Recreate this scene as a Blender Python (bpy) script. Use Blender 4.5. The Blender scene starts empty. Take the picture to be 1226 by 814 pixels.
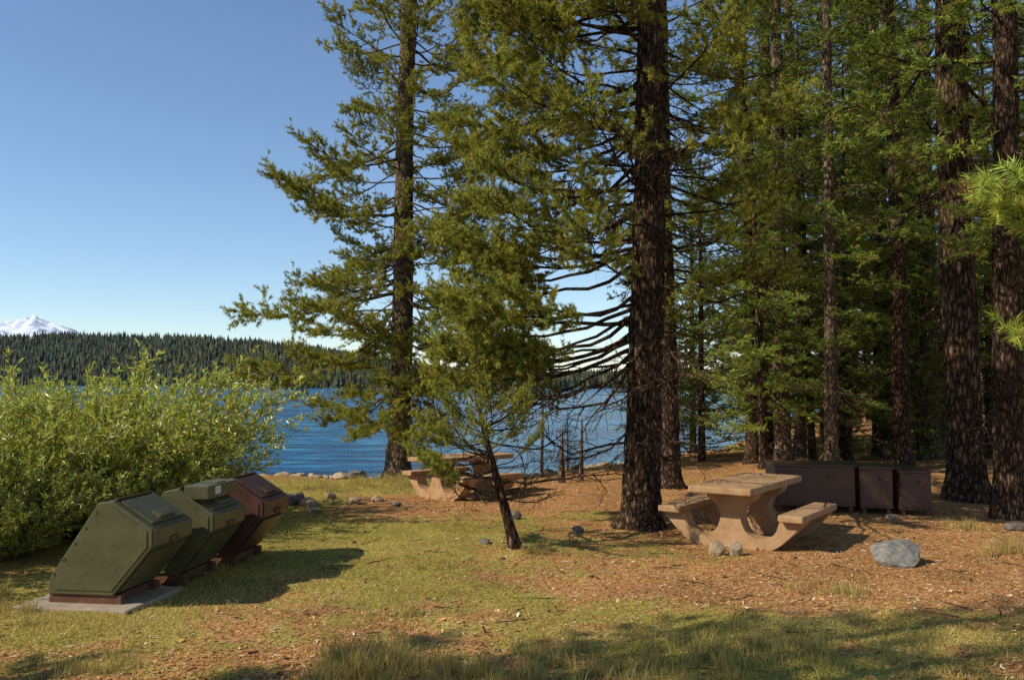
import bpy, math, numpy as np
from mathutils import Vector, Matrix
sc = bpy.context.scene
R0 = np.random.default_rng(7)
rad = math.radians

# ------------------------------------------------------------------ noise
_T = np.random.default_rng(3).random((256,256))
def vnoise(x,y):
    x=np.asarray(x,float); y=np.asarray(y,float)
    xi=np.floor(x).astype(int); yi=np.floor(y).astype(int)
    fx=x-xi; fy=y-yi; fx=fx*fx*(3-2*fx); fy=fy*fy*(3-2*fy)
    a=_T[xi%256,yi%256]; b=_T[(xi+1)%256,yi%256]; c=_T[xi%256,(yi+1)%256]; d=_T[(xi+1)%256,(yi+1)%256]
    return (a*(1-fx)+b*fx)*(1-fy)+(c*(1-fx)+d*fx)*fy
def fbm(x,y,o=4):
    s=0;a=.5
    for i in range(o):
        s=s+a*vnoise(x*2**i+i*17.3,y*2**i+i*9.1); a*=.5
    return s/(1-.5**o)

# ------------------------------------------------------------------ node materials
def new_mat(name):
    m=bpy.data.materials.new(name); m.use_nodes=True
    nt=m.node_tree; nt.nodes.clear()
    o=nt.nodes.new('ShaderNodeOutputMaterial')
    return m,nt,o
def N(nt,t,**kw):
    n=nt.nodes.new(t)
    for k,v in kw.items():
        if k.startswith('i_'): n.inputs[k[2:].replace('_',' ')].default_value=v
        else: setattr(n,k,v)
    return n
def ramp(nt,pts):
    r=nt.nodes.new('ShaderNodeValToRGB'); e=r.color_ramp.elements
    while len(e)<len(pts): e.new(0.5)
    for el,(p,c) in zip(e,pts):
        el.position=p; el.color=(*c,1)
    return r
def foliage_mat(name,trans=.3,var=.25,rough=.6,gl=.0):
    m,nt,o=new_mat(name); L=nt.links
    at=N(nt,'ShaderNodeAttribute'); at.attribute_name='Col'
    oi=N(nt,'ShaderNodeObjectInfo')
    mr=N(nt,'ShaderNodeMapRange'); mr.inputs['To Min'].default_value=1-var; mr.inputs['To Max'].default_value=1+var
    L.new(oi.outputs['Random'],mr.inputs['Value'])
    hs=N(nt,'ShaderNodeHueSaturation'); L.new(at.outputs['Color'],hs.inputs['Color']); L.new(mr.outputs['Result'],hs.inputs['Value'])
    p=N(nt,'ShaderNodeBsdfDiffuse')
    L.new(hs.outputs['Color'],p.inputs['Color'])
    if trans<=0:
        L.new(p.outputs[0],o.inputs[0]); return m
    t=N(nt,'ShaderNodeBsdfTranslucent'); L.new(hs.outputs['Color'],t.inputs['Color'])
    mx=N(nt,'ShaderNodeMixShader'); mx.inputs[0].default_value=trans
    L.new(p.outputs[0],mx.inputs[1]); L.new(t.outputs[0],mx.inputs[2])
    if gl<=0:
        L.new(mx.outputs[0],o.inputs[0]); return m
    g=N(nt,'ShaderNodeBsdfGlossy'); g.inputs['Roughness'].default_value=rough; g.inputs['Color'].default_value=(1,1,1,1)
    m2=N(nt,'ShaderNodeMixShader'); m2.inputs[0].default_value=gl
    L.new(mx.outputs[0],m2.inputs[1]); L.new(g.outputs[0],m2.inputs[2]); L.new(m2.outputs[0],o.inputs[0])
    return m
def bark_mat(name,c1,c2,c3,sc_=(9,9,2.6),bump=.7,dist=.03):
    m,nt,o=new_mat(name); L=nt.links
    tc=N(nt,'ShaderNodeTexCoord'); mp=N(nt,'ShaderNodeMapping'); mp.inputs['Scale'].default_value=sc_
    L.new(tc.outputs['Object'],mp.inputs[0])
    n=N(nt,'ShaderNodeTexNoise'); n.inputs['Scale'].default_value=2.4; n.inputs['Detail'].default_value=6; n.inputs['Roughness'].default_value=.7
    L.new(mp.outputs[0],n.inputs['Vector'])
    v=N(nt,'ShaderNodeTexVoronoi',feature='DISTANCE_TO_EDGE'); v.inputs['Scale'].default_value=2.2
    ad=N(nt,'ShaderNodeVectorMath',operation='ADD'); L.new(mp.outputs[0],ad.inputs[0])
    sc2=N(nt,'ShaderNodeVectorMath',operation='SCALE'); sc2.inputs['Scale'].default_value=.8; L.new(n.outputs['Color'],sc2.inputs[0]); L.new(sc2.outputs[0],ad.inputs[1])
    L.new(ad.outputs[0],v.inputs['Vector'])
    ed=N(nt,'ShaderNodeMath',operation='MULTIPLY'); ed.inputs[1].default_value=3; ed.use_clamp=True; L.new(v.outputs['Distance'],ed.inputs[0])
    mm=N(nt,'ShaderNodeMath',operation='MULTIPLY'); L.new(ed.outputs[0],mm.inputs[0]); L.new(n.outputs['Fac'],mm.inputs[1])
    r=ramp(nt,[(0.05,c1),(.36,c2),(.66,c3)]); L.new(mm.outputs[0],r.inputs[0])
    p=N(nt,'ShaderNodeBsdfDiffuse')
    L.new(r.outputs[0],p.inputs['Color'])
    b=N(nt,'ShaderNodeBump'); b.inputs['Strength'].default_value=bump; b.inputs['Distance'].default_value=dist
    L.new(mm.outputs[0],b.inputs['Height']); L.new(b.outputs[0],p.inputs['Normal']); L.new(p.outputs[0],o.inputs[0])
    return m
def surf_mat(name,cols,scale=6,detail=6,rough=.8,bump=.3,dist=.01,metal=0,spec=.3,fine=60):
    m,nt,o=new_mat(name); L=nt.links
    tc=N(nt,'ShaderNodeTexCoord')
    n=N(nt,'ShaderNodeTexNoise'); n.inputs['Scale'].default_value=scale; n.inputs['Detail'].default_value=detail; n.inputs['Roughness'].default_value=.65
    f=N(nt,'ShaderNodeTexNoise'); f.inputs['Scale'].default_value=fine; f.inputs['Detail'].default_value=3
    L.new(tc.outputs['Object'],n.inputs['Vector']); L.new(tc.outputs['Object'],f.inputs['Vector'])
    mx=N(nt,'ShaderNodeMath',operation='MULTIPLY_ADD'); mx.inputs[1].default_value=.35; L.new(f.outputs['Fac'],mx.inputs[0])
    s=N(nt,'ShaderNodeMath',operation='MULTIPLY'); s.inputs[1].default_value=.65; L.new(n.outputs['Fac'],s.inputs[0]); L.new(s.outputs[0],mx.inputs[2])
    k=len(cols); r=ramp(nt,[(.32+.36*i/(k-1),c) for i,c in enumerate(cols)]); L.new(mx.outputs[0],r.inputs[0])
    p=N(nt,'ShaderNodeBsdfPrincipled'); p.inputs['Roughness'].default_value=rough; p.inputs['Metallic'].default_value=metal; p.inputs['Specular IOR Level'].default_value=spec
    L.new(r.outputs[0],p.inputs['Base Color'])
    b=N(nt,'ShaderNodeBump'); b.inputs['Strength'].default_value=bump; b.inputs['Distance'].default_value=dist
    L.new(mx.outputs[0],b.inputs['Height']); L.new(b.outputs[0],p.inputs['Normal']); L.new(p.outputs[0],o.inputs[0])
    return m

M_pine=foliage_mat('pine_needles',.32,.08)
M_fir=foliage_mat('fir_needles',.35,.3)
M_leaf=foliage_mat('willow_leaves',.42,.1,.4,.05)
M_grass=foliage_mat('grass_blades',.35,.0,.7)
M_far=foliage_mat('distant_conifers',.0,.0,.9)
M_litter=foliage_mat('forest_litter',.0,.0,.9)
M_bark=bark_mat('pine_bark',(.022,.014,.009),(.115,.07,.044),(.27,.18,.12))
M_bark2=bark_mat('light_bark',(.05,.033,.022),(.22,.15,.1),(.4,.3,.21))
M_twig=surf_mat('shrub_stems',[(.08,.05,.03),(.18,.13,.09)],rough=.9)

# ------------------------------------------------------------------ numpy mesh
def make_mesh(name,V,F,mats,mi=None,col=None,smooth=None):
    me=bpy.data.meshes.new(name)
    V=np.ascontiguousarray(V,dtype=np.float32); F=np.ascontiguousarray(F,dtype=np.int32)
    k=F.shape[1]
    me.vertices.add(len(V)); me.vertices.foreach_set('co',V.ravel())
    me.loops.add(F.size); me.loops.foreach_set('vertex_index',F.ravel())
    me.polygons.add(len(F)); me.polygons.foreach_set('loop_start',np.arange(len(F),dtype=np.int32)*k)
    for m in mats: me.materials.append(m)
    if mi is not None: me.polygons.foreach_set('material_index',np.asarray(mi,dtype=np.int32))
    if smooth is None: smooth=np.zeros(len(F),bool)
    elif smooth is True: smooth=np.ones(len(F),bool)
    me.polygons.foreach_set('use_smooth',smooth)
    me.update(calc_edges=True)
    if col is not None:
        a=me.color_attributes.new(name='Col',type='FLOAT_COLOR',domain='POINT')
        c=np.ones((len(V),4),np.float32); c[:,:3]=col; a.data.foreach_set('color',c.ravel())
    return me
def add_obj(name,me,loc=(0,0,0),rot=(0,0,0),scale=(1,1,1),parent=None):
    o=bpy.data.objects.new(name,me); sc.collection.objects.link(o)
    o.location=loc; o.rotation_euler=rot; o.scale=scale
    if parent: o.parent=parent
    return o
class Buf:
    def __init__(s): s.V=[];s.F=[];s.M=[];s.C=[];s.n=0
    def add(s,V,F,m,C):
        s.V.append(V); s.F.append(F+s.n); s.M.append(np.full(len(F),m) if np.isscalar(m) else m)
        C=np.asarray(C,float)
        s.C.append(np.tile(C,(len(V),1)) if C.ndim==1 else C); s.n+=len(V)
    def get(s): return np.concatenate(s.V),np.concatenate(s.F),np.concatenate(s.M),np.concatenate(s.C)
def nrm(a): return a/np.maximum(np.linalg.norm(a,axis=-1,keepdims=True),1e-9)
def tube(P,Rr,n=3):
    P=np.asarray(P,float); m=len(P); T=nrm(np.gradient(P,axis=0))
    ref=np.array([0.02,0.03,1.]) if abs(T[0,2])<.8 else np.array([1.,.02,.03])
    A=nrm(np.cross(T,ref)); B=np.cross(T,A)
    th=np.arange(n)*2*np.pi/n
    V=(P[:,None]+(A[:,None]*np.cos(th)[None,:,None]+B[:,None]*np.sin(th)[None,:,None])*np.asarray(Rr)[:,None,None]).reshape(-1,3)
    i=np.arange(m-1)[:,None]*n; j=np.arange(n)[None,:]; k=(j+1)%n
    a=(i+j).ravel(); b=(i+k).ravel(); c=(i+n+k).ravel(); d=(i+n+j).ravel()
    return V,np.concatenate([np.stack([a,b,c],1),np.stack([a,c,d],1)])

def needles(rng,P,D,per,tl,nl,nw,col,flat=1.0,cv=.35):
    n=len(P); P=np.repeat(P,per,0); D=np.repeat(D,per,0); k=len(P)
    r=rng.normal(size=(k,3)); r-=D*(r*D).sum(1,keepdims=True); r[:,2]*=flat; r=nrm(r)
    base=P-D*(rng.random((k,1))*tl)
    d=nrm(D*rng.uniform(.25,.95,(k,1))+r*rng.uniform(.5,1.,(k,1)))
    ln=nl*rng.uniform(.7,1.15,(k,1)); w=nrm(np.cross(d,rng.normal(size=(k,3))))*nw*.5
    V=np.stack([base-w,base+w,base+d*ln],1).reshape(-1,3)
    F=np.arange(3*k).reshape(-1,3)
    b=np.repeat(rng.uniform(1-cv,1+cv,(n,1)),per,0); hue=np.repeat(rng.uniform(-.15,.15,(n,1)),per,0)
    C=np.array(col)[None]*b; C=C*np.concatenate([1+hue,np.ones_like(hue),1-hue],1)
    dead=np.repeat(rng.random(n)<.02,per); C[dead]=np.array([.26,.12,.045])
    C=np.repeat(C,3,0)
    return V,F,C
BCOL=(.1,.08,.06)
def make_branch(seed,L,droop,up,n_sec,sec_len,n_ter,per,tl,nl,nw,col,t0=.25,r0=.03,flat=1.,bare=False,terlen=.22,clump=.0):
    rng=np.random.default_rng(seed); B=Buf()
    t=np.linspace(0,1,10)
    P=np.stack([L*t, L*.05*np.cumsum(rng.normal(size=10))*t*.5, -droop*L*np.sin(np.pi*t*.72)+up*L*t**2.5+L*.01*rng.normal(size=10)],1); P[0]=0
    V,F=tube(P,r0*(1-t)**.8+.005,4); B.add(V,F,0,BCOL)
    TP=[];TD=[]; T=nrm(np.gradient(P,axis=0))
    def ip(A,tt): return np.array([np.interp(tt,t,A[:,c]) for c in range(3)])
    TP.append(P[-1]);TD.append(T[-1])
    for i in range(n_sec):
        ti=t0+(1-t0)*((i+rng.random())/n_sec)**.8; p=ip(P,ti); tg=nrm(ip(T,ti))
        side=1 if i%2 else -1; ang=rng.uniform(.5,1.1)
        lat=nrm(np.cross(tg,[0,0,1]))*side
        d=nrm(tg*math.cos(ang)+lat*math.sin(ang)+np.array([0,0,rng.uniform(-.4,.5)*(.5 if flat<1 else 1)]))
        l=sec_len*(1-.55*ti)*rng.uniform(.5,1.25)
        s=np.linspace(0,1,5)[:,None]; up2=rng.uniform(-.05,.35) if not bare else rng.uniform(-.5,.2)
        Q=p+d*l*s+np.array([0,0,up2*l])*s**2+rng.normal(size=(5,3))*l*.025*s
        V,F=tube(Q,np.linspace(.009,.003,5)*(1 if not bare else 1.1),3); B.add(V,F,0,BCOL)
        U=nrm(np.gradient(Q,axis=0))
        TP.append(Q[-1]);TD.append(U[-1])
        for j in range(n_ter):
            f=.3+.7*(j+rng.random())/n_ter; kk=min(int(f*4),3); q=Q[kk]+(Q[kk+1]-Q[kk])*(f*4-kk); u=U[kk]
            la=rng.normal(size=3); la-=u*(la@u); la[2]*=flat; la=nrm(la)
            e=nrm(u*.7+la*.8+np.array([0,0,.25 if flat==1 else .1])); ll=terlen*rng.uniform(.4,1.3)
            E=np.stack([q,q+e*ll*.5,q+e*ll+np.array([0,0,.08*ll])])
            V,F=tube(E[[0,2]],[.004,.002],3); B.add(V,F,0,BCOL)
            TP.append(E[-1]);TD.append(e)
            if flat<1 or rng.random()<.45: TP.append(E[1]);TD.append(e)
    if not bare:
        TP=np.array(TP);TD=np.array(TD)
        V,F,C=needles(rng,TP,TD,per,tl,nl,nw,col,flat)
        B.add(V,F,1,C)
    return B.get()
PC=(.34,.33,.062)
FC=(.25,.29,.055)
pine_br=[make_branch(10+i,3.0,[.05,.1,.14,.02,.16][i],[.12,.2,.28,.1,.34][i],20,1.15,8,30,.13,.08,.0145,PC,t0=[.3,.38,.36,.33,.42][i],r0=.03,terlen=.2) for i in range(5)]
tip_br=[make_branch(20+i,3.0,[.02,.06,.1][i],[.2,.3,.36][i],20,1.0,8,30,.13,.08,.0145,PC,t0=[.5,.45,.55][i],r0=.03,terlen=.2) for i in range(3)]
pine_lod=[make_branch(30+i,3.0,.08+.03*i,.2,12,1.2,4,14,.22,.13,.035,PC,t0=.25,r0=.032) for i in range(3)]
fir_br=[make_branch(50+i,2.4,[.12,.06,.18,.1][i],[.06,.1,.2,.0][i],13,.95,4,12,.17,.095,.024,FC,t0=.18,r0=.022,flat=.4,terlen=.2) for i in range(4)]
bare_br=[make_branch(70+i,1.8,[.1,.22,.3][i],[-.1,.0,.12][i],10,.7,3,1,.1,.1,.01,PC,t0=.2,r0=.018,bare=True,terlen=.3) for i in range(3)]

def rotm(az,pitch,roll):
    ca,sa=math.cos(az),math.sin(az); cp,sp=math.cos(pitch),math.sin(pitch); cr,sr=math.cos(roll),math.sin(roll)
    Rz=np.array([[ca,-sa,0],[sa,ca,0],[0,0,1]]); Ry=np.array([[cp,0,-sp],[0,1,0],[sp,0,cp]]); Rx=np.array([[1,0,0],[0,cr,-sr],[0,sr,cr]])
    return Rz@Ry@Rx
def put(B,br,s,Rm,loc,tint=1.):
    V,F,M,C=br; B.add((V*s)@Rm.T+loc,F,M,C*tint)
def trunk(B,rng,H,r,lean=(0,0),bend=.0,flare=.75,sides=18):
    zs=np.concatenate([np.linspace(-.25,1.2,12),np.arange(1.5,H,.35),[H]])
    ph=rng.uniform(0,6.28,4)
    def ctr(z):
        z=np.asarray(z,float)
        return np.stack([lean[0]*z+bend*np.sin(z*.35+ph[0])-bend*math.sin(ph[0]),lean[1]*z+bend*np.sin(z*.3+ph[1])-bend*math.sin(ph[1]),z],-1)
    th=np.arange(sides)*2*np.pi/sides
    C=ctr(zs)
    rr=r*(1-np.clip(zs,0,H)/H)**.75+.01
    root=1+.28*np.sin(th*3+ph[2])+.2*np.sin(th*5+ph[3])
    Rr=rr[:,None]*(1+.05*rng.normal(size=(len(zs),sides)))+ (flare*r*np.exp(-np.clip(zs+.05,0,99)/.22))[:,None]*root[None]
    V=C[:,None,:]+np.stack([np.cos(th)[None]*Rr,np.sin(th)[None]*Rr,0*Rr],-1)
    V=V.reshape(-1,3); m=len(zs);n=sides
    i=np.arange(m-1)[:,None]*n; j=np.arange(n)[None,:]; k=(j+1)%n
    a=(i+j).ravel(); b=(i+k).ravel(); c=(i+n+k).ravel(); d=(i+n+j).ravel()
    B.add(V,np.concatenate([np.stack([a,b,c],1),np.stack([a,c,d],1)]),0,BCOL)
    return ctr
def tree_mesh(name,seed,H,r,z0,nb,prof,brs,nombr,pitchf,lean=(0,0),bend=.05,lod=None,zl=99,nbare=0,bz=(0.5,3),azf=None,bark=None,fm=None,extra=None,p=1.0,barelen=1.5,flare=.75,tint=1.,barepitch=(-.4,.15),pj=.15):
    rng=np.random.default_rng(seed); B=Buf(); ctr=trunk(B,rng,H,r,lean,bend,flare)
    for k in range(nb):
        z=z0+(H-.3-z0)*((k+rng.random())/nb)**p
        az=(k*2.399+rng.uniform(-.5,.5))%(2*np.pi)
        l=prof(z)*rng.uniform(.6,1.2)
        if azf: l*=azf(az,z)
        if l<.25: continue
        src=brs if z<zl else lod
        b=src[rng.integers(len(src))]
        put(B,b,np.clip(l/nombr,.25,1.5),rotm(az,pitchf(z)+rng.uniform(-pj,pj),rng.uniform(-.4,.4)),ctr(z),tint)
    for k in range(nbare):
        z=rng.uniform(*bz); az=rng.uniform(0,6.28); l=barelen*rng.uniform(.4,1.2)
        put(B,bare_br[rng.integers(3)],l/1.8,rotm(az,rng.uniform(*barepitch),rng.uniform(-1,1)),ctr(z))
    if extra:
        for (z,az,l,pi_,bi,src) in extra:
            put(B,src[bi%len(src)],l/nombr,rotm(rad(az),pi_,rng.uniform(-.3,.3)),ctr(z))
    V,F,M,C=B.get()
    return make_mesh(name,V,F,[bark or M_bark,fm or M_pine],M,C,smooth=(M==0))

# ------------------------------------------------------------------ terrain
def ys(x):
    x=np.asarray(x,float)
    return 26.5+np.where(x>0,x*1.3+np.maximum(x-8,0)*1.0,np.where(x<-7,(x+7)*.7,0))-np.where(x<-20,(x+20)*.5,0)+(fbm(x*.25,x*0+5.)-.5)*3.0
def ys_c(x): return np.minimum(ys(x),140)
def gz(x,y):
    x=np.asarray(x,float);y=np.asarray(y,float)
    s=ys_c(x)-y
    z=np.where(s>0,-np.exp(-np.maximum(s,0)/4.5),-1+.25*s)
    z=np.maximum(z,-6)
    z=z+(fbm(x*.45,y*.45)-.5)*.12+(fbm(x*2.2+40,y*2.2)-.5)*.05+(fbm(x*.08+9,y*.08)-.5)*np.clip((y-20)*.04,0,1.2)*np.clip(s/10,0,1)
    return z
def sm(a,b,v): v=np.clip((v-a)/(b-a),0,1); return v*v*(3-2*v)
def gmask(x,y):
    # 1 = grassy, 0 = needle duff
    n=fbm(x*.5+3,y*.5+8,4)
    m=.66+ (n-.5)*2.1
    duff=sm(-.2,2.2,x)*sm(7.4,9.1,y+.1*x)*1.0
    duff=np.maximum(duff,sm(15,19,y)*sm(-1.5,1.5,x))
    duff=np.maximum(duff,np.exp(-(((x-0.2)/2.4)**2+((y-15.5)/2.2)**2))*1.2)
    duff=np.maximum(duff,np.exp(-(((x+.8)/1.6)**2+((y-7.9)/.5)**2))*.55)
    grass=np.exp(-(((x+2.0)/1.6)**2+((y-11.0)/1.6)**2))*.5+np.exp(-(((x+2.5)/2)**2+((y-20)/2.5)**2))*.6
    return np.clip(m+grass-duff*.95,0,1)
def axis(a,b,st,far1,far2):
    c=list(np.arange(a,b,st)); s=st; x=b
    while x<far2: c.append(x); s*=1.12; x+=s
    s=st; x=a-st
    while x>far1: c.insert(0,x); s*=1.12; x-=s
    return np.array(c)
gx=axis(-9,11,.13,-6000,6000); gy=axis(3,20,.13,-300,7000)
X,Y=np.meshgrid(gx,gy); Z=gz(X,Y)
V=np.stack([X,Y,Z],-1).reshape(-1,3); nx=len(gx);ny=len(gy)
i=np.arange(ny-1)[:,None]*nx; j=np.arange(nx-1)[None]; a=(i+j).ravel()
Fg=np.stack([a,a+1,a+1+nx,a+nx],1)
m,nt,o=new_mat('ground_mix'); L=nt.links
at=N(nt,'ShaderNodeAttribute'); at.attribute_name='Col'
sx=N(nt,'ShaderNodeSeparateColor'); L.new(at.outputs['Color'],sx.inputs[0])
ge=N(nt,'ShaderNodeNewGeometry')
n1=N(nt,'ShaderNodeTexNoise'); n1.inputs['Scale'].default_value=2.5; n1.inputs['Detail'].default_value=8; n1.inputs['Roughness'].default_value=.7
n2=N(nt,'ShaderNodeTexNoise'); n2.inputs['Scale'].default_value=38; n2.inputs['Detail'].default_value=5; n2.inputs['Roughness'].default_value=.75
v1=N(nt,'ShaderNodeTexVoronoi'); v1.inputs['Scale'].default_value=60
for q in (n1,n2,v1): L.new(ge.outputs['Position'],q.inputs['Vector'])
rd=ramp(nt,[(.28,(.1,.043,.016)),(.42,(.34,.15,.052)),(.56,(.56,.285,.11)),(.75,(.7,.47,.25))]); 
rg=ramp(nt,[(.28,(.1,.075,.022)),(.45,(.31,.245,.06)),(.6,(.48,.375,.1)),(.8,(.6,.44,.19))])
mixn=N(nt,'ShaderNodeMix',data_type='FLOAT'); mixn.inputs[0].default_value=.3
L.new(n2.outputs['Fac'],mixn.inputs[2]); 
sv=N(nt,'ShaderNodeSeparateColor'); L.new(v1.outputs['Color'],sv.inputs[0]); L.new(sv.outputs[0],mixn.inputs[3])
L.new(mixn.outputs[0],rd.inputs[0]); L.new(mixn.outputs[0],rg.inputs[0])
ma=N(nt,'ShaderNodeMath',operation='SUBTRACT'); L.new(n1.outputs['Fac'],ma.inputs[0]); ma.inputs[1].default_value=.5
mb=N(nt,'ShaderNodeMath',operation='MULTIPLY_ADD'); mb.inputs[1].default_value=2.6; L.new(ma.outputs[0],mb.inputs[0]); L.new(sx.outputs[0],mb.inputs[2])
mr=N(nt,'ShaderNodeMapRange',interpolation_type='SMOOTHSTEP'); mr.inputs['From Min'].default_value=.2; mr.inputs['From Max'].default_value=.75; L.new(mb.outputs[0],mr.inputs['Value'])
mc=N(nt,'ShaderNodeMix',data_type='RGBA'); L.new(mr.outputs[0],mc.inputs[0]); L.new(rd.outputs[0],mc.inputs[6]); L.new(rg.outputs[0],mc.inputs[7])
n3=N(nt,'ShaderNodeTexNoise'); n3.inputs['Scale'].default_value=.9; n3.inputs['Detail'].default_value=4; L.new(ge.outputs['Position'],n3.inputs['Vector'])
m3=N(nt,'ShaderNodeMapRange'); m3.inputs['From Min'].default_value=.3;m3.inputs['From Max'].default_value=.7;m3.inputs['To Min'].default_value=.75;m3.inputs['To Max'].default_value=1.15; L.new(n3.outputs['Fac'],m3.inputs['Value'])
mv=N(nt,'ShaderNodeVectorMath',operation='SCALE'); L.new(mc.outputs[2],mv.inputs[0]); L.new(m3.outputs[0],mv.inputs['Scale'])
ms=N(nt,'ShaderNodeMix',data_type='RGBA'); L.new(sx.outputs[1],ms.inputs[0]); L.new(mv.outputs[0],ms.inputs[6])
rs=ramp(nt,[(.3,(.07,.055,.045)),(.7,(.3,.25,.2))]); L.new(sv.outputs[1],rs.inputs[0]); L.new(rs.outputs[0],ms.inputs[7])
p=N(nt,'ShaderNodeBsdfDiffuse')
L.new(ms.outputs[2],p.inputs['Color'])
b=N(nt,'ShaderNodeBump'); b.inputs['Strength'].default_value=.9; b.inputs['Distance'].default_value=.025; L.new(mixn.outputs[0],b.inputs['Height']); L.new(b.outputs[0],p.inputs['Normal'])
L.new(p.outputs[0],o.inputs[0]); M_ground=m
gm=gmask(X,Y).ravel(); sd=(ys_c(X)-Y).ravel(); shore=np.clip(1-sd/2.5,0,1)
me=make_mesh('ground',V,Fg,[M_ground],None,np.stack([gm,shore,gm*0],1),True)
add_obj('ground',me)

# ------------------------------------------------------------------ lake
m,nt,o=new_mat('lake_water'); L=nt.links
ge=N(nt,'ShaderNodeNewGeometry')
mp=N(nt,'ShaderNodeMapping'); mp.inputs['Scale'].default_value=(.5,1.2,1); mp.inputs['Rotation'].default_value=(0,0,.25); L.new(ge.outputs['Position'],mp.inputs[0])
a1=N(nt,'ShaderNodeTexNoise'); a1.inputs['Scale'].default_value=.75; a1.inputs['Detail'].default_value=5; a1.inputs['Roughness'].default_value=.62
a2=N(nt,'ShaderNodeTexNoise'); a2.inputs['Scale'].default_value=.05; a2.inputs['Detail'].default_value=5
L.new(mp.outputs[0],a1.inputs['Vector']); L.new(mp.outputs[0],a2.inputs['Vector'])
b=N(nt,'ShaderNodeBump'); b.inputs['Strength'].default_value=1; b.inputs['Distance'].default_value=1.0; L.new(a1.outputs['Fac'],b.inputs['Height'])
p=N(nt,'ShaderNodeBsdfPrincipled'); p.inputs['Roughness'].default_value=.1; p.inputs['IOR'].default_value=1.33; p.inputs['Specular IOR Level'].default_value=.35
mm=N(nt,'ShaderNodeMath',operation='MULTIPLY_ADD'); mm.inputs[1].default_value=.35; L.new(a2.outputs['Fac'],mm.inputs[0])
mh=N(nt,'ShaderNodeMath',operation='MULTIPLY'); mh.inputs[1].default_value=.65; L.new(a1.outputs['Fac'],mh.inputs[0]); L.new(mh.outputs[0],mm.inputs[2])
r=ramp(nt,[(.41,(.002,.04,.12)),(.5,(.005,.115,.28)),(.59,(.05,.29,.48))]);  # light and dark sides of ripples painted into the water colour
L.new(mm.outputs[0],r.inputs[0]); L.new(r.outputs[0],p.inputs['Base Color'])
L.new(b.outputs[0],p.inputs['Normal']); L.new(p.outputs[0],o.inputs[0])
V=np.array([[-7000,-250,-1],[7000,-250,-1],[7000,7500,-1],[-7000,7500,-1]],float)
add_obj('lake_water',make_mesh('lake_water',V,np.array([[0,1,2,3]]),[m]))

# ------------------------------------------------------------------ far hill + distant forest + snowy mountain
def D_(t): return np.interp(t,[-1.6,-.577,-.26,0,.6,1.6],[1100,1000,480,480,700,900])
def H_(t): return np.interp(t,[-1.6,-.8,-.577,-.5,-.45,-.36,-.26,-.12,-.04,.6,1.6],[70,74,70,66,58,44,28,14,3,8,20])
def hill_z(t,f):
    q=np.clip((f-1)/.5,0,1); q=q*q*(3-2*q)
    return -1.6+ (H_(t)+1.6)*q*(.94+.12*fbm(t*14,f*4))
tt=np.linspace(-1.6,1.6,260); ff=np.linspace(.99,2.0,30); TT,FF=np.meshgrid(tt,ff)
YY=D_(TT)*FF; V=np.stack([TT*YY,YY,hill_z(TT,FF)],-1).reshape(-1,3)
i=np.arange(29)[:,None]*260; j=np.arange(259)[None]; a=(i+j).ravel()
M_hill=surf_mat('hill_soil',[(.02,.03,.02),(.045,.05,.03)],scale=.05)
add_obj('hill',make_mesh('hill',V,np.stack([a,a+1,a+261,a+260],1),[M_hill],None,None,True))
nt_=24000
t=R0.uniform(-1.0,.4,nt_); f=1+.62*R0.random(nt_)**1.2
y=D_(t)*f; x=t*y; z=hill_z(t,f)-.5
h=R0.uniform(6,13,nt_)*np.interp(D_(t),[430,1000],[.7,1.1])*R0.choice([.8,1,1.15],nt_); w=h*R0.uniform(.15,.26,nt_)
tv=[];tf=[]
nn=6; cnt=0
for (zb,rb,za) in ((.05,1.0,.5),(.28,.85,.75),(.52,.55,1.0)):
    ring=np.stack([np.cos(np.arange(nn)*2*np.pi/nn)*rb,np.sin(np.arange(nn)*2*np.pi/nn)*rb,np.full(nn,zb)],1)
    tv.append(np.concatenate([ring,[[0,0,za]]])); 
    tf+= [[cnt+q,cnt+(q+1)%nn,cnt+nn] for q in range(nn)]; cnt+=nn+1
tv=np.concatenate(tv); tf=np.array(tf); nv=len(tv)
VV=np.tile(tv[None],(nt_,1,1)); jit=R0.uniform(.6,1.25,(nt_,nv,1)); VV[:,:,:2]*=jit*w[:,None,None]; VV[:,:,2]*=h[:,None]; VV[:,:,2]+=(R0.random((nt_,nv))-.5)*1.2
VV+=np.stack([x,y,z],1)[:,None]
FF_=(tf[None]+(np.arange(nt_)*nv)[:,None,None]).reshape(-1,3)
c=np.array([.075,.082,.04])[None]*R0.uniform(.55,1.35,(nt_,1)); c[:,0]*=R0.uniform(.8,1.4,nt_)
haze_fac=np.clip(y/1400,0,1)[:,None]; c=c+haze_fac*np.array([.014,.026,.038])  # bluish haze painted into the tree colours, stronger with distance
add_obj('distant_forest',make_mesh('distant_forest',VV.reshape(-1,3),FF_,[M_far],None,np.repeat(c,nv,0)))
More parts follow.
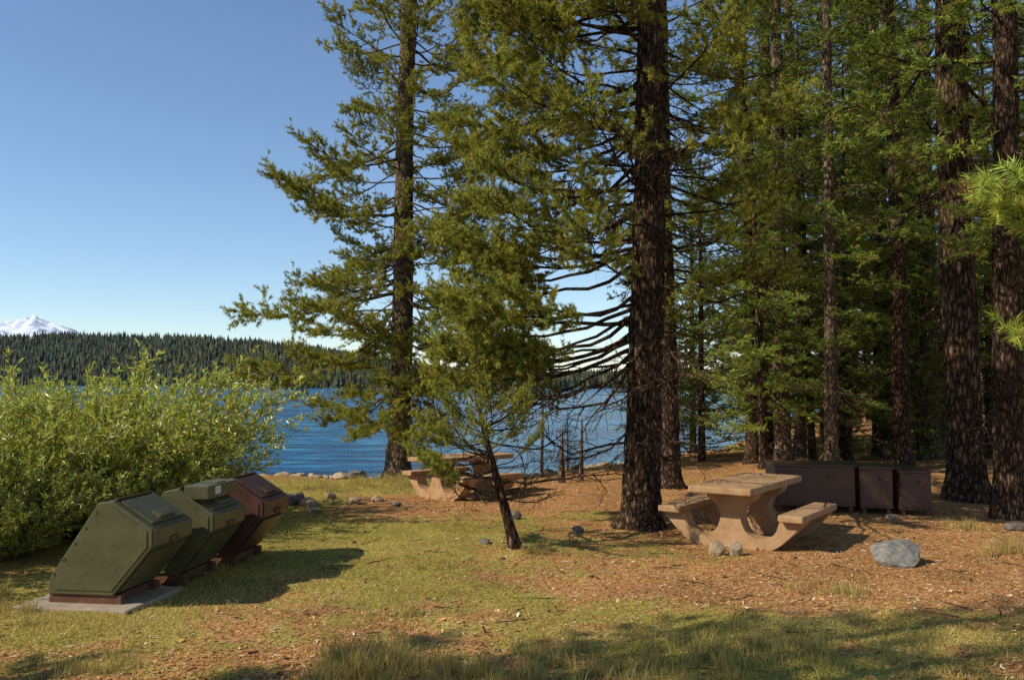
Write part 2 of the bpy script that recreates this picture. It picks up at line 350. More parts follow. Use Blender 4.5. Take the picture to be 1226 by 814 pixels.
# mountain
g=150; u=np.linspace(-1,1,g); UX,UY=np.meshgrid(u,u); rr=np.hypot(UX,UY); an=np.arctan2(UY,UX)
ridge=.5+.5*np.abs(np.sin(an*4.5+fbm(UX*6+20,UY*6+20)*5))
hh=np.clip(1-rr*1.02,0,1)**1.2*(.86+.14*ridge)+.12*np.abs(fbm(UX*14+50,UY*14+50,5)-.5)*np.clip(1-rr,0,1)*2
sh=.62*np.clip(1-np.hypot(UX+.42,UY)*1.6,0,1); hh=np.maximum(hh,sh*(.85+.15*ridge))
hh+=.05*(fbm(UX*30+10,UY*30,4)-.5)*np.clip(1-rr,0,1)
V=np.stack([-6800+UX*3000,12500+UY*3000,-20+hh*955],-1).reshape(-1,3)
i=np.arange(g-1)[:,None]*g; j=np.arange(g-1)[None]; a=(i+j).ravel()
m,nt,o=new_mat('mountain_snow'); L=nt.links
ge=N(nt,'ShaderNodeNewGeometry'); n=N(nt,'ShaderNodeTexNoise'); n.inputs['Scale'].default_value=.008; n.inputs['Detail'].default_value=8; L.new(ge.outputs['Position'],n.inputs['Vector'])
r=ramp(nt,[(.36,(.3,.36,.45)),(.46,(.8,.84,.9))]); L.new(n.outputs['Fac'],r.inputs[0])  # snow tones tinted bluish, atmospheric haze put into the colour
p=N(nt,'ShaderNodeBsdfPrincipled'); p.inputs['Roughness'].default_value=.8; L.new(r.outputs[0],p.inputs['Base Color']); L.new(p.outputs[0],o.inputs[0])
add_obj('snowy_mountain',make_mesh('snowy_mountain',V,np.stack([a,a+1,a+g+1,a+g],1),[m],None,None,True))

# ------------------------------------------------------------------ trees
def place(name,me,x,y,rz=0,s=1.,dz=0.,tilt=(0,0)):
    return add_obj(name,me,(x,y,float(gz(x,y))-.03+dz),(tilt[0],tilt[1],rz),(s,s,s))
def azA(az,z): return 1+.22*math.cos(az-math.pi)
def profA(z): return float(np.interp(z,[1.2,2.5,5,9,16,23],[1.7,2.2,2.5,2.4,1.9,.4]))
rgA=np.random.default_rng(77)
exA=[]
for q in range(15):
    z=rgA.uniform(2.5,4.4); exA.append((z,rgA.uniform(150,205),rgA.uniform(2.2,3.0),-(.5-.13*(z-2))+rgA.uniform(-.1,.12),q,tip_br))
for q in range(26):
    z=rgA.uniform(4.0,8.2); exA.append((z,rgA.uniform(140,235),rgA.uniform(2.0,3.1),-.2+.07*(z-4)+rgA.uniform(-.2,.2),q,pine_br))
treeA=tree_mesh('pine_a',101,24,.25,2.8,120,profA,pine_br,3.0,lambda z:float(np.interp(z,[1,4,9,20],[-.25,-.05,.15,.5])),lean=(.016,0),bend=.06,lod=pine_lod,zl=8.2,nbare=60,bz=(1.2,7.0),azf=azA,extra=exA,p=1.15,barelen=2.1,pj=.25)
place('pine_tree',treeA,1.82,12.7)
def profB(z): return float(np.interp(z,[2.5,4,6,7.5,9,11,15,24],[2.0,3.0,2.6,2.9,2.3,2.2,1.9,.3])*(.92+.12*math.sin(z*3.1)))
def azB(az,z): return 1+.22*math.sin(az*2+z*1.7)+.14*math.cos(az-math.pi)*(1 if z<7 else -.3)
treeB=tree_mesh('pine_b',102,25,.29,2.4,290,profB,pine_br,3.0,lambda z:float(np.interp(z,[2,4,9,20],[-.6,-.3,-.05,.5])),lean=(.03,0),bend=.08,lod=pine_lod,zl=11.0,nbare=20,bz=(2,7),azf=azB,p=1.3,bark=M_bark2,pj=.3)
place('pine_tree',treeB,-2.85,22.2,0)
rgS=np.random.default_rng(5)
exS=[(rgS.uniform(.95,1.4),rgS.uniform(140,230),rgS.uniform(.7,1.1),rgS.uniform(-.2,.3),q,tip_br) for q in range(6)]
treeS=tree_mesh('pine_s',103,1.9,.06,1.0,14,lambda z:float(np.interp(z,[.5,1,2],[.7,.9,.5])),tip_br,3.0,lambda z:float(np.interp(z,[.5,2,3],[.3,.5,.8])),lean=(-.26,.03),bend=.05,nbare=26,bz=(.6,1.5),barelen=1.4,barepitch=(.25,.95),flare=.5,extra=exS)
place('young_pine_tree',treeS,.05,10.95,0)
# off-camera pines to the left of the camera (their shade falls across the foreground)
place('pine_tree',treeB,-7.2,3.0,1.2,.5)
place('pine_tree',treeA,-8.6,1.7,2.2,.56)
place('pine_tree',treeB,-7.6,.5,3.9,.5)
place('pine_tree',treeA,-10.8,.2,.9,.6)
near_br=[make_branch(90+i,1.6,.04,.1,9,.45,4,60,.16,.085,.006,(.46,.5,.09),t0=.3,r0=.02,terlen=.13) for i in range(2)]
exR=[(2.75,178,1.85,.2,0,near_br),(2.2,180,1.5,.0,1,near_br),(2.6,184,1.75,.2,1,near_br)]
treeR=tree_mesh('pine_r',104,8,.12,2.3,40,lambda z:float(np.interp(z,[1,4,8],[1.0,1.0,.2])),near_br,1.6,lambda z:.25,extra=exR,azf=lambda az,z:1.0 if math.cos(az)>-.2 or z>3.9 else .5)
place('pine_tree',treeR,4.75,5.6)

# forest firs
firs=[]
for k in range(5):
    Hk=[25,29,22,27,24][k]; rk=[.2,.21,.14,.2,.17][k]; z0=[2.6,3.6,1.8,4.5,2.4][k]; w_=[2.0,2.3,1.7,2.1,1.9][k]
    firs.append(tree_mesh('fir_%d'%k,200+k,Hk,rk,z0,118,lambda z,Hk=Hk,w_=w_,z0=z0:float(np.interp(z,[z0,z0+3,Hk*.5,Hk],[w_*.75,w_,w_*.85,.25])),fir_br,2.4,lambda z:float(np.interp(z,[2,10,24],[-.3,-.1,.35])),nbare=28,bz=(.8,z0+5),barelen=1.5,fm=M_fir,bark=M_bark2 if k in (0,2,4) else M_bark,bend=.06,tint=[1,1.2,.9,1.05,1.3][k],pj=.22))
sap=[tree_mesh('fir_sap_%d'%k,300+k,[3.4,5.5][k],[.04,.06][k],.15,[60,85][k],lambda z,k=k:float(np.interp(z,[0,[3.4,5.5][k]],[1.0,.1]))*(1.1 if k else .9),fir_br,2.4,lambda z:.05,fm=M_fir,bend=.02,flare=.3,tint=1.2) for k in range(2)]
mid=[tree_mesh('fir_mid_%d'%k,320+k,[10,13][k],[.1,.12][k],[1.3,1.9][k],[110,130][k],lambda z,k=k:float(np.interp(z,[1,3,[10,13][k]],[1.3,1.75,.15])),fir_br,2.4,lambda z:float(np.interp(z,[1,5,10],[-.3,-.1,.3])),fm=M_fir,bend=.04,flare=.4,tint=[1.25,1.1][k],nbare=14,bz=(.5,2.5),barelen=1.1,p=.95,pj=.22) for k in range(2)]
for (x,y,k,s) in [(3.1,17.6,3,1.05),(6.2,23,1,.85),(6.7,22,0,1.0),(8.1,25,4,1.0),(7.15,20,2,1.0),(12.2,29,0,1.1),(9.2,21,3,1.0),(7.8,15.3,1,1.35),(7.45,13.4,3,1.0),(12.5,21,4,1.1),(9.8,27,2,1.1),(5.3,29,4,.8)]:
    place('fir_tree',firs[k],x,y,R0.uniform(0,6.28),s,tilt=(R0.uniform(-.02,.02),R0.uniform(-.025,.01)))
place('fir_tree',firs[4],11.3,24,1.,1.4,tilt=(0,.1))
for (x,y,k,s) in [(6.0,21.3,0,.95),(7.6,22.6,1,.9),(5.2,24.5,0,.85),(8.6,22.8,0,1.05),(9.9,24.2,1,1.),(11.4,26.5,0,1.1),(7.3,27,1,1.1),(9.1,30,0,1.2),(12.6,23.5,1,.95),(13.9,27,0,1.1),(11,33,1,1.2),(14.6,32,1,1.2),(4.3,25.5,0,.75),(16.5,30,0,1.2),(6.3,31,0,1.1)]:
    place('fir_tree',mid[k],x,y,R0.uniform(0,6.28),s,tilt=(R0.uniform(-.02,.02),R0.uniform(-.02,.02)))
cnt=0; pts=[]
while cnt<36:
    y=R0.uniform(26,72); x=R0.uniform(.18*y,.75*y)
    if y>float(ys(x))-3: continue
    if any((x-a)**2+(y-b)**2<8 for a,b in pts): continue
    pts.append((x,y)); cnt+=1
    place('fir_tree',firs[R0.integers(5)],x,y,R0.uniform(0,6.28),R0.uniform(.8,1.15),tilt=(R0.uniform(-.03,.03),R0.uniform(-.03,.03)))
for (x,y,k,s) in [(5.6,26,0,.9),(8.9,24,1,.8),(10.5,23,0,1.2),(7.4,27.5,1,1),(12,26,1,.9),(13.6,24,0,1.1),(14.5,30,1,1.1),(4.6,27,0,.7),(10.8,31,1,1.1),(16,33,1,1),(1.6,25.5,0,.5),(9.7,33,0,1.3),(18,30,1,1.2)]:
    place('young_fir_tree',sap[k],x,y,R0.uniform(0,6.28),s)
for (x,y,h,w_) in [(1.5,19.5,1.4,.05),(1.05,19.0,1.1,.07),(.7,21,2.2,.03)]:
    B=Buf(); rng=np.random.default_rng(int(x*100)); c_=trunk(B,rng,h,w_,(.02,0),.02,.3)
    for q in range(7): put(B,bare_br[q%3],.25,rotm(rng.uniform(0,6),.2,0),c_(h*rng.uniform(.3,.95)))
    V,F,Mi,C=B.get(); place('dead_tree_snag',make_mesh('snag',V,F,[M_bark2],Mi*0,C,True),x,y)

# ------------------------------------------------------------------ willow shrubs
def shrub(seed,rx,h,stems):
    rng=np.random.default_rng(seed); B=Buf(); LP=[];LD=[]
    for s in range(stems):
        az=rng.uniform(0,6.28); rr_=rng.random()**.5; tilt=rr_*1.0
        base=np.array([math.cos(az)*rr_*rx*.45,math.sin(az)*rr_*rx*.45,0])
        l=h*rng.uniform(.65,1.15)/max(math.cos(tilt*.8),.55)*(.95 if rr_<.6 else .85)
        d=np.array([math.cos(az)*math.sin(tilt*.8),math.sin(az)*math.sin(tilt*.8),math.cos(tilt*.8)])
        q=np.linspace(0,1,8)[:,None]
        P=base+d*l*q+np.array([d[0],d[1],-.5])*l*.16*q**2+rng.normal(size=(8,3))*.02*q
        V,F=tube(P,np.linspace(.012,.003,8),3); B.add(V,F,0,(.1,.1,.1))
        T=nrm(np.gradient(P,axis=0))
        for k in range(12):
            f=rng.uniform(.12,1)*6.99; i0=int(f); p=P[i0]+(P[min(i0+1,7)]-P[i0])*(f-i0)
            la=rng.normal(size=3); e=nrm(T[i0]*.8+nrm(la)*.75+np.array([0,0,.25])); ll=rng.uniform(.18,.45)
            E=np.stack([p,p+e*ll]); V,F=tube(E,[.004,.0015],3); B.add(V,F,0,(.1,.1,.1))
            u=rng.random((16,1)); LP.append(p+e*ll*u); LD.append(np.tile(e,(16,1)))
    LP=np.concatenate(LP);LD=np.concatenate(LD);n=len(LP)
    d=nrm(LD*.8+nrm(rng.normal(size=(n,3)))*.8); ln=rng.uniform(.07,.125,(n,1)); w=nrm(np.cross(d,rng.normal(size=(n,3))))*rng.uniform(.011,.017,(n,1))
    up=np.cross(d,nrm(w))*ln*.08
    V=np.stack([LP,LP+d*ln*.45+w+up,LP+d*ln,LP+d*ln*.45-w+up],1).reshape(-1,3)
    a=np.arange(n)*4; F=np.concatenate([np.stack([a,a+1,a+2],1),np.stack([a,a+2,a+3],1)])
    C=np.array([.57,.55,.085])[None]*rng.uniform(.5,1.2,(n,1)); C[:,0]*=rng.uniform(.75,1.15,n)
    B.add(V,F,1,np.repeat(C,4,0))
    V,F,M,C=B.get(); return make_mesh('willow',V,F,[M_twig,M_leaf],M,C)
wil=[shrub(400+k,1.2,2.15,120) for k in range(3)]
for q,(x,y,s,k) in enumerate([(-6.7,9.6,.82,0),(-7.9,8.2,.9,1),(-6.8,11.2,.88,2),(-6.3,12.4,.98,0),(-6.0,13.4,1.12,1),(-8.0,12.2,.88,2),(-9.2,10.5,.93,0),(-8.2,14.2,.9,1),(-9.4,13.4,.9,2),(-5.85,10.3,.5,1),(-11.2,12,1.0,1),(-5.3,11.9,.55,2),(-8.9,15.6,.92,0),(-5.2,13.0,.75,0)]):
    place('willow_shrub',wil[k],x,y,q*1.3,s)

# ------------------------------------------------------------------ grass and litter
rng=np.random.default_rng(11)
def blades(P,h,w,col,lean=.5):
    n=len(P); az=rng.uniform(0,6.28,n); ln=rng.normal(size=(n,2))*lean*h[:,None]
    wv=np.stack([np.cos(az),np.sin(az),0*az],1)*w[:,None]*.5
    top=P+np.concatenate([ln,h[:,None]],1); mid_=P+np.concatenate([ln*.3,h[:,None]*.55],1)
    V=np.stack([P-wv,P+wv,mid_+wv*.7,mid_-wv*.7,top],1).reshape(-1,3)
    a=np.arange(n)*5; F=np.concatenate([np.stack([a,a+1,a+2],1),np.stack([a,a+2,a+3],1),np.stack([a+3,a+2,a+4],1)])
    return V,F,np.repeat(col,5,0)
B=Buf()
n=300000; yy=5.2+ (22-5.2)*rng.random(n)**1.7; xx=rng.uniform(-.68,.68,n)*yy
g_=gmask(xx,yy)+(fbm(xx*3,yy*3)-.5)*1.4
k=(rng.random(n)<np.clip((g_-.35)*1.6,0.02,1))&((xx>-4.6)|(yy<8)|(yy>11.5)); xx=xx[k];yy=yy[k]; n=len(xx)
P=np.stack([xx,yy,gz(xx,yy)-.004],1)
gr=np.clip(fbm(xx*.9+9,yy*.9+2)*1.8-.5+rng.normal(size=n)*.2,0,1)[:,None]
col=(np.array([.34,.34,.05])*gr+np.array([.66,.51,.16])*(1-gr))*rng.uniform(.55,1.25,(n,1))
h=rng.uniform(.012,.045,n)*(1+1.2*(rng.random(n)<.1)); V,F,C=blades(P,h,rng.uniform(.003,.006,n)*(1+yy*.03),col,.8); B.add(V,F,0,C)
for (cx,cy,r_,cnt_,hh_) in [(-.95,6.35,.35,1500,.2),(-.35,6.2,.4,1300,.16),(-1.2,6.0,.35,1000,.18),(.25,6.7,.3,500,.1),(1.45,6.5,.45,1400,.14),(.7,6.3,.3,700,.13),(-2.9,6.35,.3,500,.11),(3.1,8.5,.3,500,.12),(2.2,6.6,.3,400,.1),(5.9,10.4,.35,600,.22),(-2.4,19.5,1.2,2500,.22),(-3.6,18.0,.9,1200,.18),(6.2,12.3,.25,400,.15),(-.7,7.9,.3,350,.08),(-4.6,7.6,.5,900,.14),(-5.2,8.1,.5,900,.18),(-1.5,18,1.2,1500,.16),(.2,10.7,.35,400,.12),(-.9,10.2,.4,400,.09),(-3.0,8.9,.5,700,.07),(-2.9,10,.6,900,.08)]:
    tt_=rng.normal(size=(max(cnt_//40,4),2))*r_*.6+[cx,cy]; id_=rng.integers(len(tt_),size=cnt_)
    q=tt_[id_]+rng.normal(size=(cnt_,2))*.035
    P=np.stack([q[:,0],q[:,1],gz(q[:,0],q[:,1])-.005],1)
    gr=rng.random((cnt_,1))*.6; col=(np.array([.24,.27,.06])*gr+np.array([.62,.45,.16])*(1-gr))*rng.uniform(.6,1.2,(cnt_,1))
    V,F,C=blades(P,rng.uniform(.4,1.2,cnt_)*hh_,np.full(cnt_,.005),col,.35); B.add(V,F,0,C)
V,F,M,C=B.get(); add_obj('grass',make_mesh('grass',V,F,[M_grass],None,C))
n=100000; yy=5.2+(24-5.2)*rng.random(n)**1.5; xx=rng.uniform(-.6,.68,n)*yy
k=rng.random(n)<np.clip(1.05-gmask(xx,yy),.14,1); xx=xx[k];yy=yy[k];n=len(xx)
P=np.stack([xx,yy,gz(xx,yy)+.004],1)
az=rng.uniform(0,6.28,n); ln=rng.uniform(.008,.028,n); w=rng.uniform(.0015,.006,n); big=rng.random(n)<.03; ln[big]*=1.6; w[big]*=2.4
d=np.stack([np.cos(az),np.sin(az),rng.normal(size=n)*.2],1)*ln[:,None]; e=np.stack([-np.sin(az),np.cos(az),rng.normal(size=n)*.4],1)*w[:,None]
V=np.stack([P-d-e,P+d-e,P+d+e,P-d+e],1).reshape(-1,3); V[:,2]+=.004
pal=np.array([[.54,.25,.09],[.4,.18,.065],[.6,.4,.21],[.16,.08,.04],[.66,.54,.38],[.58,.32,.12]])
C=pal[rng.choice(6,n,p=[.28,.22,.16,.12,.05,.17])]*rng.uniform(.65,1.2,(n,1))
add_obj('forest_litter',make_mesh('forest_litter',V,np.arange(4*n).reshape(-1,4),[M_litter],None,np.repeat(C,4,0)))

# ------------------------------------------------------------------ rocks
M_rock=surf_mat('grey_granite',[(.08,.076,.066),(.22,.205,.175),(.38,.35,.3)],scale=5,fine=45,bump=.8,dist=.03,rough=.95,spec=.1)
M_rockt=surf_mat('tan_stone',[(.16,.11,.065),(.38,.27,.16),(.52,.4,.27)],scale=6,fine=40,bump=.6,dist=.02,rough=.9)
M_rockd=surf_mat('dark_stone',[(.06,.045,.04),(.16,.13,.11),(.3,.25,.2)],scale=4,fine=30,bump=.6,dist=.02,rough=.9)
M_cone=surf_mat('cone_scales',[(.09,.05,.03),(.22,.13,.07)],scale=30,rough=.9)
import bmesh
def rock_mesh(seed,mat,sub=4,cut=.97):
    bm=bmesh.new(); bmesh.ops.create_icosphere(bm,subdivisions=sub,radius=1)
    rg=np.random.default_rng(seed); pl=nrm(rg.normal(size=(11,3))); dd=rg.uniform(.6,.9,11)
    for v in bm.verts:
        c=np.array(v.co)
        for q_,d_ in zip(pl,dd):
            s_=c@q_-d_
            if s_>0: c=c-q_*s_*cut
        f=1+.1*(float(fbm(c[0]*2.5+seed,c[1]*2.5+c[2]*2))-.5)+.07*(float(fbm(c[0]*8+seed,c[1]*8+c[2]*7))-.5)
        v.co=c*f
    me=bpy.data.meshes.new('rock'); bm.to_mesh(me); bm.free(); me.materials.append(mat)
    me.polygons.foreach_set('use_smooth',[False]*len(me.polygons)); return me
rk=[rock_mesh(1,M_rock),rock_mesh(2,M_rockt),rock_mesh(3,M_rockt),rock_mesh(4,M_rockd),rock_mesh(5,M_rockd)]
def rock(name,k,x,y,sx_,sy_,sz_,rz=0,em=.35):
    add_obj(name,rk[k],(x,y,float(gz(x,y))+sz_*(1-em*1.4)),(0,0,rz),(sx_,sy_,sz_))
rock('boulder',0,4.28,10.0,.31,.25,.19,2.4)
rock('rock',1,2.40,10.5,.1,.09,.13,.2); rock('rock',2,2.60,10.45,.11,.09,.12,1.2)
for (x,y,s,k) in [(-3.45,15.2,.2,1),(-3.75,15.5,.26,3),(-4.2,15.0,.22,3),(-2.75,15.6,.16,2),(-2.4,15.9,.13,1),(-3.2,14.5,.12,2),(-3.9,13.9,.14,4),(-4.6,14.8,.3,4),(-3.3,16.3,.12,2),(-2.0,15.4,.1,4),(6.3,10.9,.07,1),(5.6,13.2,.12,2),(-.35,11.3,.09,3),(6.9,12.3,.14,3),(-5.9,18.3,.42,4),(-5.3,17.8,.28,3),(.9,12.2,.1,4),(2.4,13.3,.12,3),(.0,13.6,.15,4),(-2.2,22.6,.25,1),(-3.9,22.5,.3,3),(-4.4,23,.25,1),(-5.0,16.2,.3,4)]:
    rock('rock',k,x,y,s,s*.8,s*.55,x*3)
mm_=rock_mesh(9,M_rockd,2); bv=np.array([v.co[:] for v in mm_.vertices]); bf=np.array([list(pp.vertices) for pp in mm_.polygons])
B=Buf()
for q in range(520):
    x=rng.uniform(-9,8); y=float(ys(x))+rng.normal()*.7-.7; s=rng.uniform(.06,.2)*(1.8 if rng.random()<.12 else 1)
    Rm=rotm(rng.uniform(0,6),rng.uniform(-.3,.3),0); B.add((bv*np.array([s,s*.8,s*.6]))@Rm.T+np.array([x,y,float(gz(x,y))+s*.15]),bf,0,(1,1,1))
V,F,M,C=B.get(); add_obj('shoreline_stones',make_mesh('shoreline_stones',V,F,[M_rockt],None,None,None))
B=Buf()
for q in range(110):
    y=6.2+12*rng.random(); x=rng.uniform(-.25,.6)*y; s=rng.uniform(.01,.022)
    B.add((bv*np.array([s*1.6,s,s]))@rotm(rng.uniform(0,6),0,0).T+np.array([x,y,float(gz(x,y))+s*.6]),bf,0,(1,1,1))
V,F,M,C=B.get(); add_obj('pine_cones',make_mesh('pine_cones',V,F,[M_cone],None,None,None))
B=Buf()
for q in range(120):
    y=5.8+13*rng.random(); x=rng.uniform(-.3,.6)*y; l=rng.uniform(.1,.45); a_=rng.uniform(0,6.28); tq=np.linspace(-.5,.5,5)
    px_=x+np.cos(a_)*l*tq+rng.normal(size=5)*.01; py_=y+np.sin(a_)*l*tq+rng.normal(size=5)*.01
    V,F=tube(np.stack([px_,py_,gz(px_,py_)+.012],1),np.linspace(.006,.003,5),4); B.add(V,F,0,(1,1,1))
V,F,M,C=B.get(); add_obj('fallen_twigs',make_mesh('fallen_twigs',V,F,[M_bark2],None,None,None))

# ------------------------------------------------------------------ built objects
def empty(name,loc,rz):
    e=bpy.data.objects.new(name,None); sc.collection.objects.link(e); e.location=loc; e.rotation_euler=(0,0,rz); e.empty_display_size=.3; return e
def box(name,size,loc,mat,parent=None,rot=(0,0,0),bev=.01):
    bm=bmesh.new(); bmesh.ops.create_cube(bm,size=1)
    for v in bm.verts: v.co=Vector((v.co.x*size[0],v.co.y*size[1],v.co.z*size[2]))
    if bev: bmesh.ops.bevel(bm,geom=bm.edges[:],offset=min(bev,min(size)*.4),segments=2,affect='EDGES',profile=.6)
    me=bpy.data.meshes.new(name); bm.to_mesh(me); bm.free(); me.materials.append(mat)
    return add_obj(name,me,loc,rot,(1,1,1),parent)
def prism(name,poly,y0,y1,mat,parent=None,bev=.008):
    bm=bmesh.new(); a=[bm.verts.new((x,y0,z)) for x,z in poly]; b_=[bm.verts.new((x,y1,z)) for x,z in poly]; n=len(poly)
    bm.faces.new(a); bm.faces.new(b_[::-1])
    for i in range(n): bm.faces.new((a[(i+1)%n],a[i],b_[i],b_[(i+1)%n]))
    bmesh.ops.recalc_face_normals(bm,faces=bm.faces[:])
    if bev: bmesh.ops.bevel(bm,geom=bm.edges[:],offset=bev,segments=2,affect='EDGES',profile=.6)
    me=bpy.data.meshes.new(name); bm.to_mesh(me); bm.free(); me.materials.append(mat)
    return add_obj(name,me,parent=parent)
def cyl(name,r,h,loc,mat,parent,rot=(0,0,0)):
    bm=bmesh.new(); bmesh.ops.create_cone(bm,cap_ends=True,segments=16,radius1=r,radius2=r,depth=h)
    me=bpy.data.meshes.new(name); bm.to_mesh(me); bm.free(); me.materials.append(mat)
    return add_obj(name,me,loc,rot,(1,1,1),parent)

M_conc=surf_mat('tan_concrete',[(.24,.135,.065),(.38,.225,.115),(.48,.305,.165)],scale=5,fine=90,bump=.3,dist=.008,rough=.9,spec=.1)
M_concp=surf_mat('concrete_slab',[(.26,.2,.14),(.42,.33,.24)],scale=6,fine=90,bump=.3,dist=.006,rough=.9)
M_green=surf_mat('olive_paint',[(.062,.06,.027),(.09,.083,.038),(.12,.11,.054)],scale=4,fine=30,bump=.05,dist=.002,rough=.34,spec=.5)
M_brown=surf_mat('brown_paint',[(.04,.018,.013),(.075,.032,.022),(.125,.057,.036)],scale=4,fine=30,bump=.05,dist=.002,rough=.36,spec=.5)
M_rust=surf_mat('rusty_steel',[(.07,.03,.016),(.17,.07,.035)],scale=9,fine=60,bump=.2,dist=.003,rough=.7)
M_label=surf_mat('label_plate',[(.55,.53,.45),(.66,.64,.56)],rough=.6,bump=.02)

def smooth_poly(pts,it=2):
    P=[np.array(q,float) for q in pts]
    for _ in range(it):
        Q=[]
        for i in range(len(P)-1):
            Q+= [P[i]*.75+P[i+1]*.25,P[i]*.25+P[i+1]*.75]
        P=[P[0]]+Q+[P[-1]]
    return P
def picnic_table(x,y,rz,s=1.):
    e=empty('picnic_table',(x,y,float(gz(x,y))-.02),rz); e.scale=(s,s,s)
    box('table_top',(.8,1.95,.085),(0,0,.735),M_conc,e,bev=.02)
    for sd_,nm in ((-1,'bench_1'),(1,'bench_2')): box(nm,(.3,1.45,.08),(sd_*.78,0,.425),M_conc,e,bev=.018)
    inner=smooth_poly([(.62,.384),(.56,.2),(.4,.13),(.2,.18),(.12,.36),(.14,.5),(.3,.6),(.33,.692)],2)
    outer=smooth_poly([(.4,0),(.55,.02),(.75,.2),(.92,.384)],2)
    right=[tuple(q) for q in outer]+[tuple(q) for q in inner]
    left=[(-a_,b_) for a_,b_ in right][::-1]
    poly=right+left
    for k,yy_ in enumerate((-.5,.5)): prism('pedestal_%d'%(k+1),poly,yy_-.11,yy_+.11,M_conc,e,bev=0)
    box('footing',(.7,1.3,.06),(0,0,.012),M_conc,e,bev=.02)
    return e
ang=math.atan2(-.58,.82)
picnic_table(3.06,11.6,ang)
picnic_table(-.95,16.9,rad(-48))

def locker(x,y,rz,w,d,h):
    e=empty('food_storage_locker',(x,y,float(gz(x,y))-.01),rz)
    box('cabinet',(w,d,h-.1),(0,0,.1+(h-.1)/2),M_brown,e,bev=.008)
    box('lid_cap',(w+.05,d+.05,.035),(0,0,h+.02),M_brown,e,bev=.006)
    for i_,sx_ in enumerate((-1,1)):
        for j_,sy_ in enumerate((-1,1)): box('leg_%d'%(i_*2+j_+1),(.06,.06,.12),(sx_*(w/2-.06),sy_*(d/2-.06),.05),M_rust,e)
    box('door',(w-.05,.012,h-.2),(0,-d/2-.008,.1+(h-.1)/2),M_brown,e,bev=.003)
    box('latch',(.12,.02,.05),(w*.2,-d/2-.026,.1+(h-.1)*.75),M_rust,e,bev=.004)
    return e
locker(4.72,14.2,rad(-5),1.2,.8,.7)
locker(5.62,14.2,rad(-5),.48,1.1,.69)
locker(6.17,14.1,rad(-5),.46,1.1,.66)

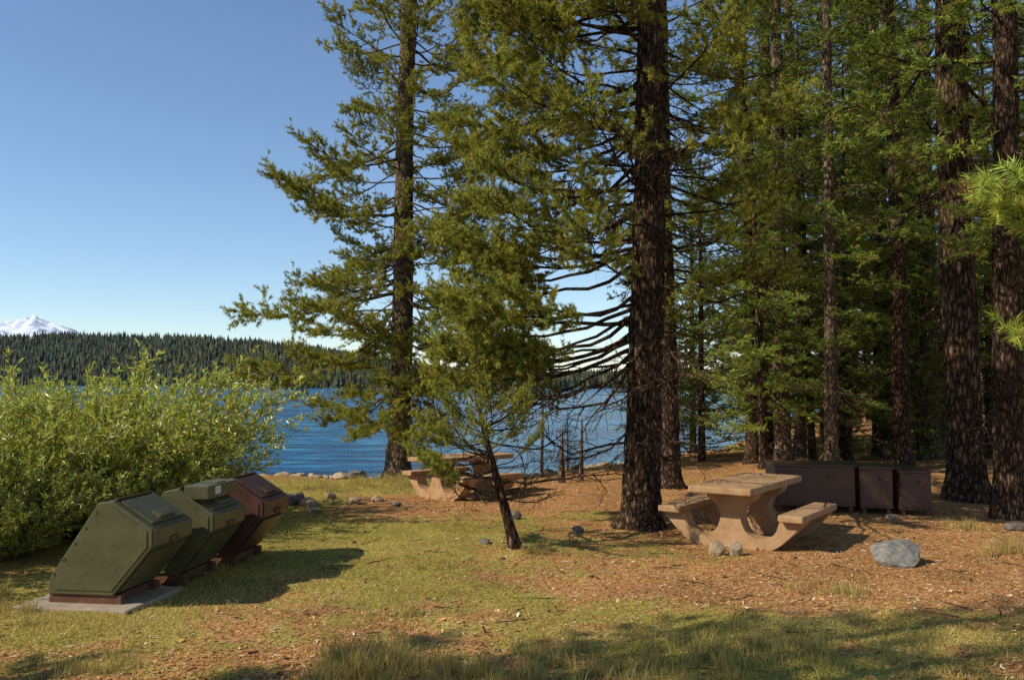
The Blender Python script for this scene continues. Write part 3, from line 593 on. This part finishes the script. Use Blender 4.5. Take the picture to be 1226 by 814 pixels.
def bin_(loc,rz,mat,kind):
    e=empty('bear_proof_trash_bin',(loc[0],loc[1],float(gz(*loc))+.03),rz)
    W=.7
    body=[(.0,.1),(.0,.24),(.46,.92),(.6,.94),(.99,.70),(.99,.54),(.62,.1)]
    prism('body',body,0,W,mat,e,bev=.008)
    def inset(poly,f):
        c_=np.mean(poly,0); return [tuple(c_+(np.array(q)-c_)*f) for q in poly]
    prism('side_panel',inset(body,.9),-.008,.0005,mat,e,bev=.002)
    box('skid_1',(.7,.06,.1),(.34,.05,.05),M_rust,e,bev=.004); box('skid_2',(.7,.06,.1),(.34,W-.05,.05),M_rust,e,bev=.004)
    box('skid_cross',(.05,W-.1,.08),(.03,W/2,.05),M_rust,e,bev=.004); box('skid_cross_2',(.05,W-.1,.08),(.6,W/2,.05),M_rust,e,bev=.004)
    sl=math.atan2(.94-.70,.39)
    box('hatch',(.36,W-.14,.022),(.80,W/2,.834),mat,e,rot=(0,sl,0),bev=.006)
    box('hatch_handle_hood',(.09,.26,.05),(.9,W/2,.79),mat,e,rot=(0,sl,0),bev=.01)
    cyl('hinge_rod',.012,W-.1,(.605,W/2,.95),M_rust,e,rot=(math.pi/2,0,0))
    sf=math.atan2(.44,.37)
    box('service_door',(.46,W-.12,.02),(.815,W/2,.31),mat,e,rot=(0,-sf,0),bev=.005)
    box('front_lip',(.02,W-.02,.15),(.998,W/2,.62),mat,e,bev=.004)
    box('latch',(.03,.14,.05),(1.015,W/2,.57),M_rust,e,bev=.006)
    for q in range(5):
        t_=q/4; cyl('bolt',.011,.012,(.05+.4*t_,-.010,.28+.56*t_),mat,e,rot=(math.pi/2,0,0))
    if kind==1:
        box('chute_box',(.26,W-.02,.14),(.80,W/2,.91),mat,e,bev=.012)
        box('chute_flap',(.2,.2,.01),(.8,W/2,.986),mat,e,bev=.004)
        box('label',(.004,.12,.08),(.934,W*.3,.92),M_label,e,bev=0)
    return e
u=np.array([.13,.99]); b0=np.array([-4.2,8.15])
for k,(mt,kd) in enumerate(((M_green,0),(M_green,1),(M_brown,0))):
    q=b0+u*(k*.92)+np.array([.12*k,0]); bin_((float(q[0]),float(q[1])),rad(-8),mt,kd)
pd=box('concrete_pad',(1.1,.95,.1),(-3.84,8.4,float(gz(-3.8,8.45))-.012),M_concp,rot=(0,0,rad(-9)),bev=.015)

# ------------------------------------------------------------------ light, sky, camera
az_dir=Vector((.92,.36,0)).normalized(); el=rad(38)
d=Vector((az_dir.x*math.cos(el),az_dir.y*math.cos(el),-math.sin(el)))
sl=bpy.data.lights.new('sun','SUN'); sl.energy=5; sl.angle=rad(.5); sl.color=(1,.93,.78)
so=bpy.data.objects.new('sun',sl); sc.collection.objects.link(so); so.rotation_euler=d.to_track_quat('-Z','Y').to_euler()
w=bpy.data.worlds.new('World'); sc.world=w; w.use_nodes=True; nt=w.node_tree; nt.nodes.clear()
sk=nt.nodes.new('ShaderNodeTexSky'); sk.sky_type='NISHITA'; sk.sun_disc=False; sk.sun_elevation=el
to=-d; sk.sun_rotation=math.atan2(to.x,to.y); sk.altitude=2500; sk.air_density=1.25; sk.dust_density=0.0; sk.ozone_density=3.2
bg=nt.nodes.new('ShaderNodeBackground'); bg.inputs[1].default_value=.15
ow=nt.nodes.new('ShaderNodeOutputWorld'); nt.links.new(sk.outputs[0],bg.inputs[0]); nt.links.new(bg.outputs[0],ow.inputs[0])
cam=bpy.data.cameras.new('camera'); cam.lens=31.2; cam.sensor_width=36; cam.clip_end=40000; cam.clip_start=.05
co=bpy.data.objects.new('camera',cam); sc.collection.objects.link(co); co.location=(0,0,2.0); co.rotation_euler=(rad(90+2.75),0,0)
sc.camera=co
sc.view_settings.view_transform='Standard'; sc.view_settings.look='None'; sc.view_settings.exposure=0
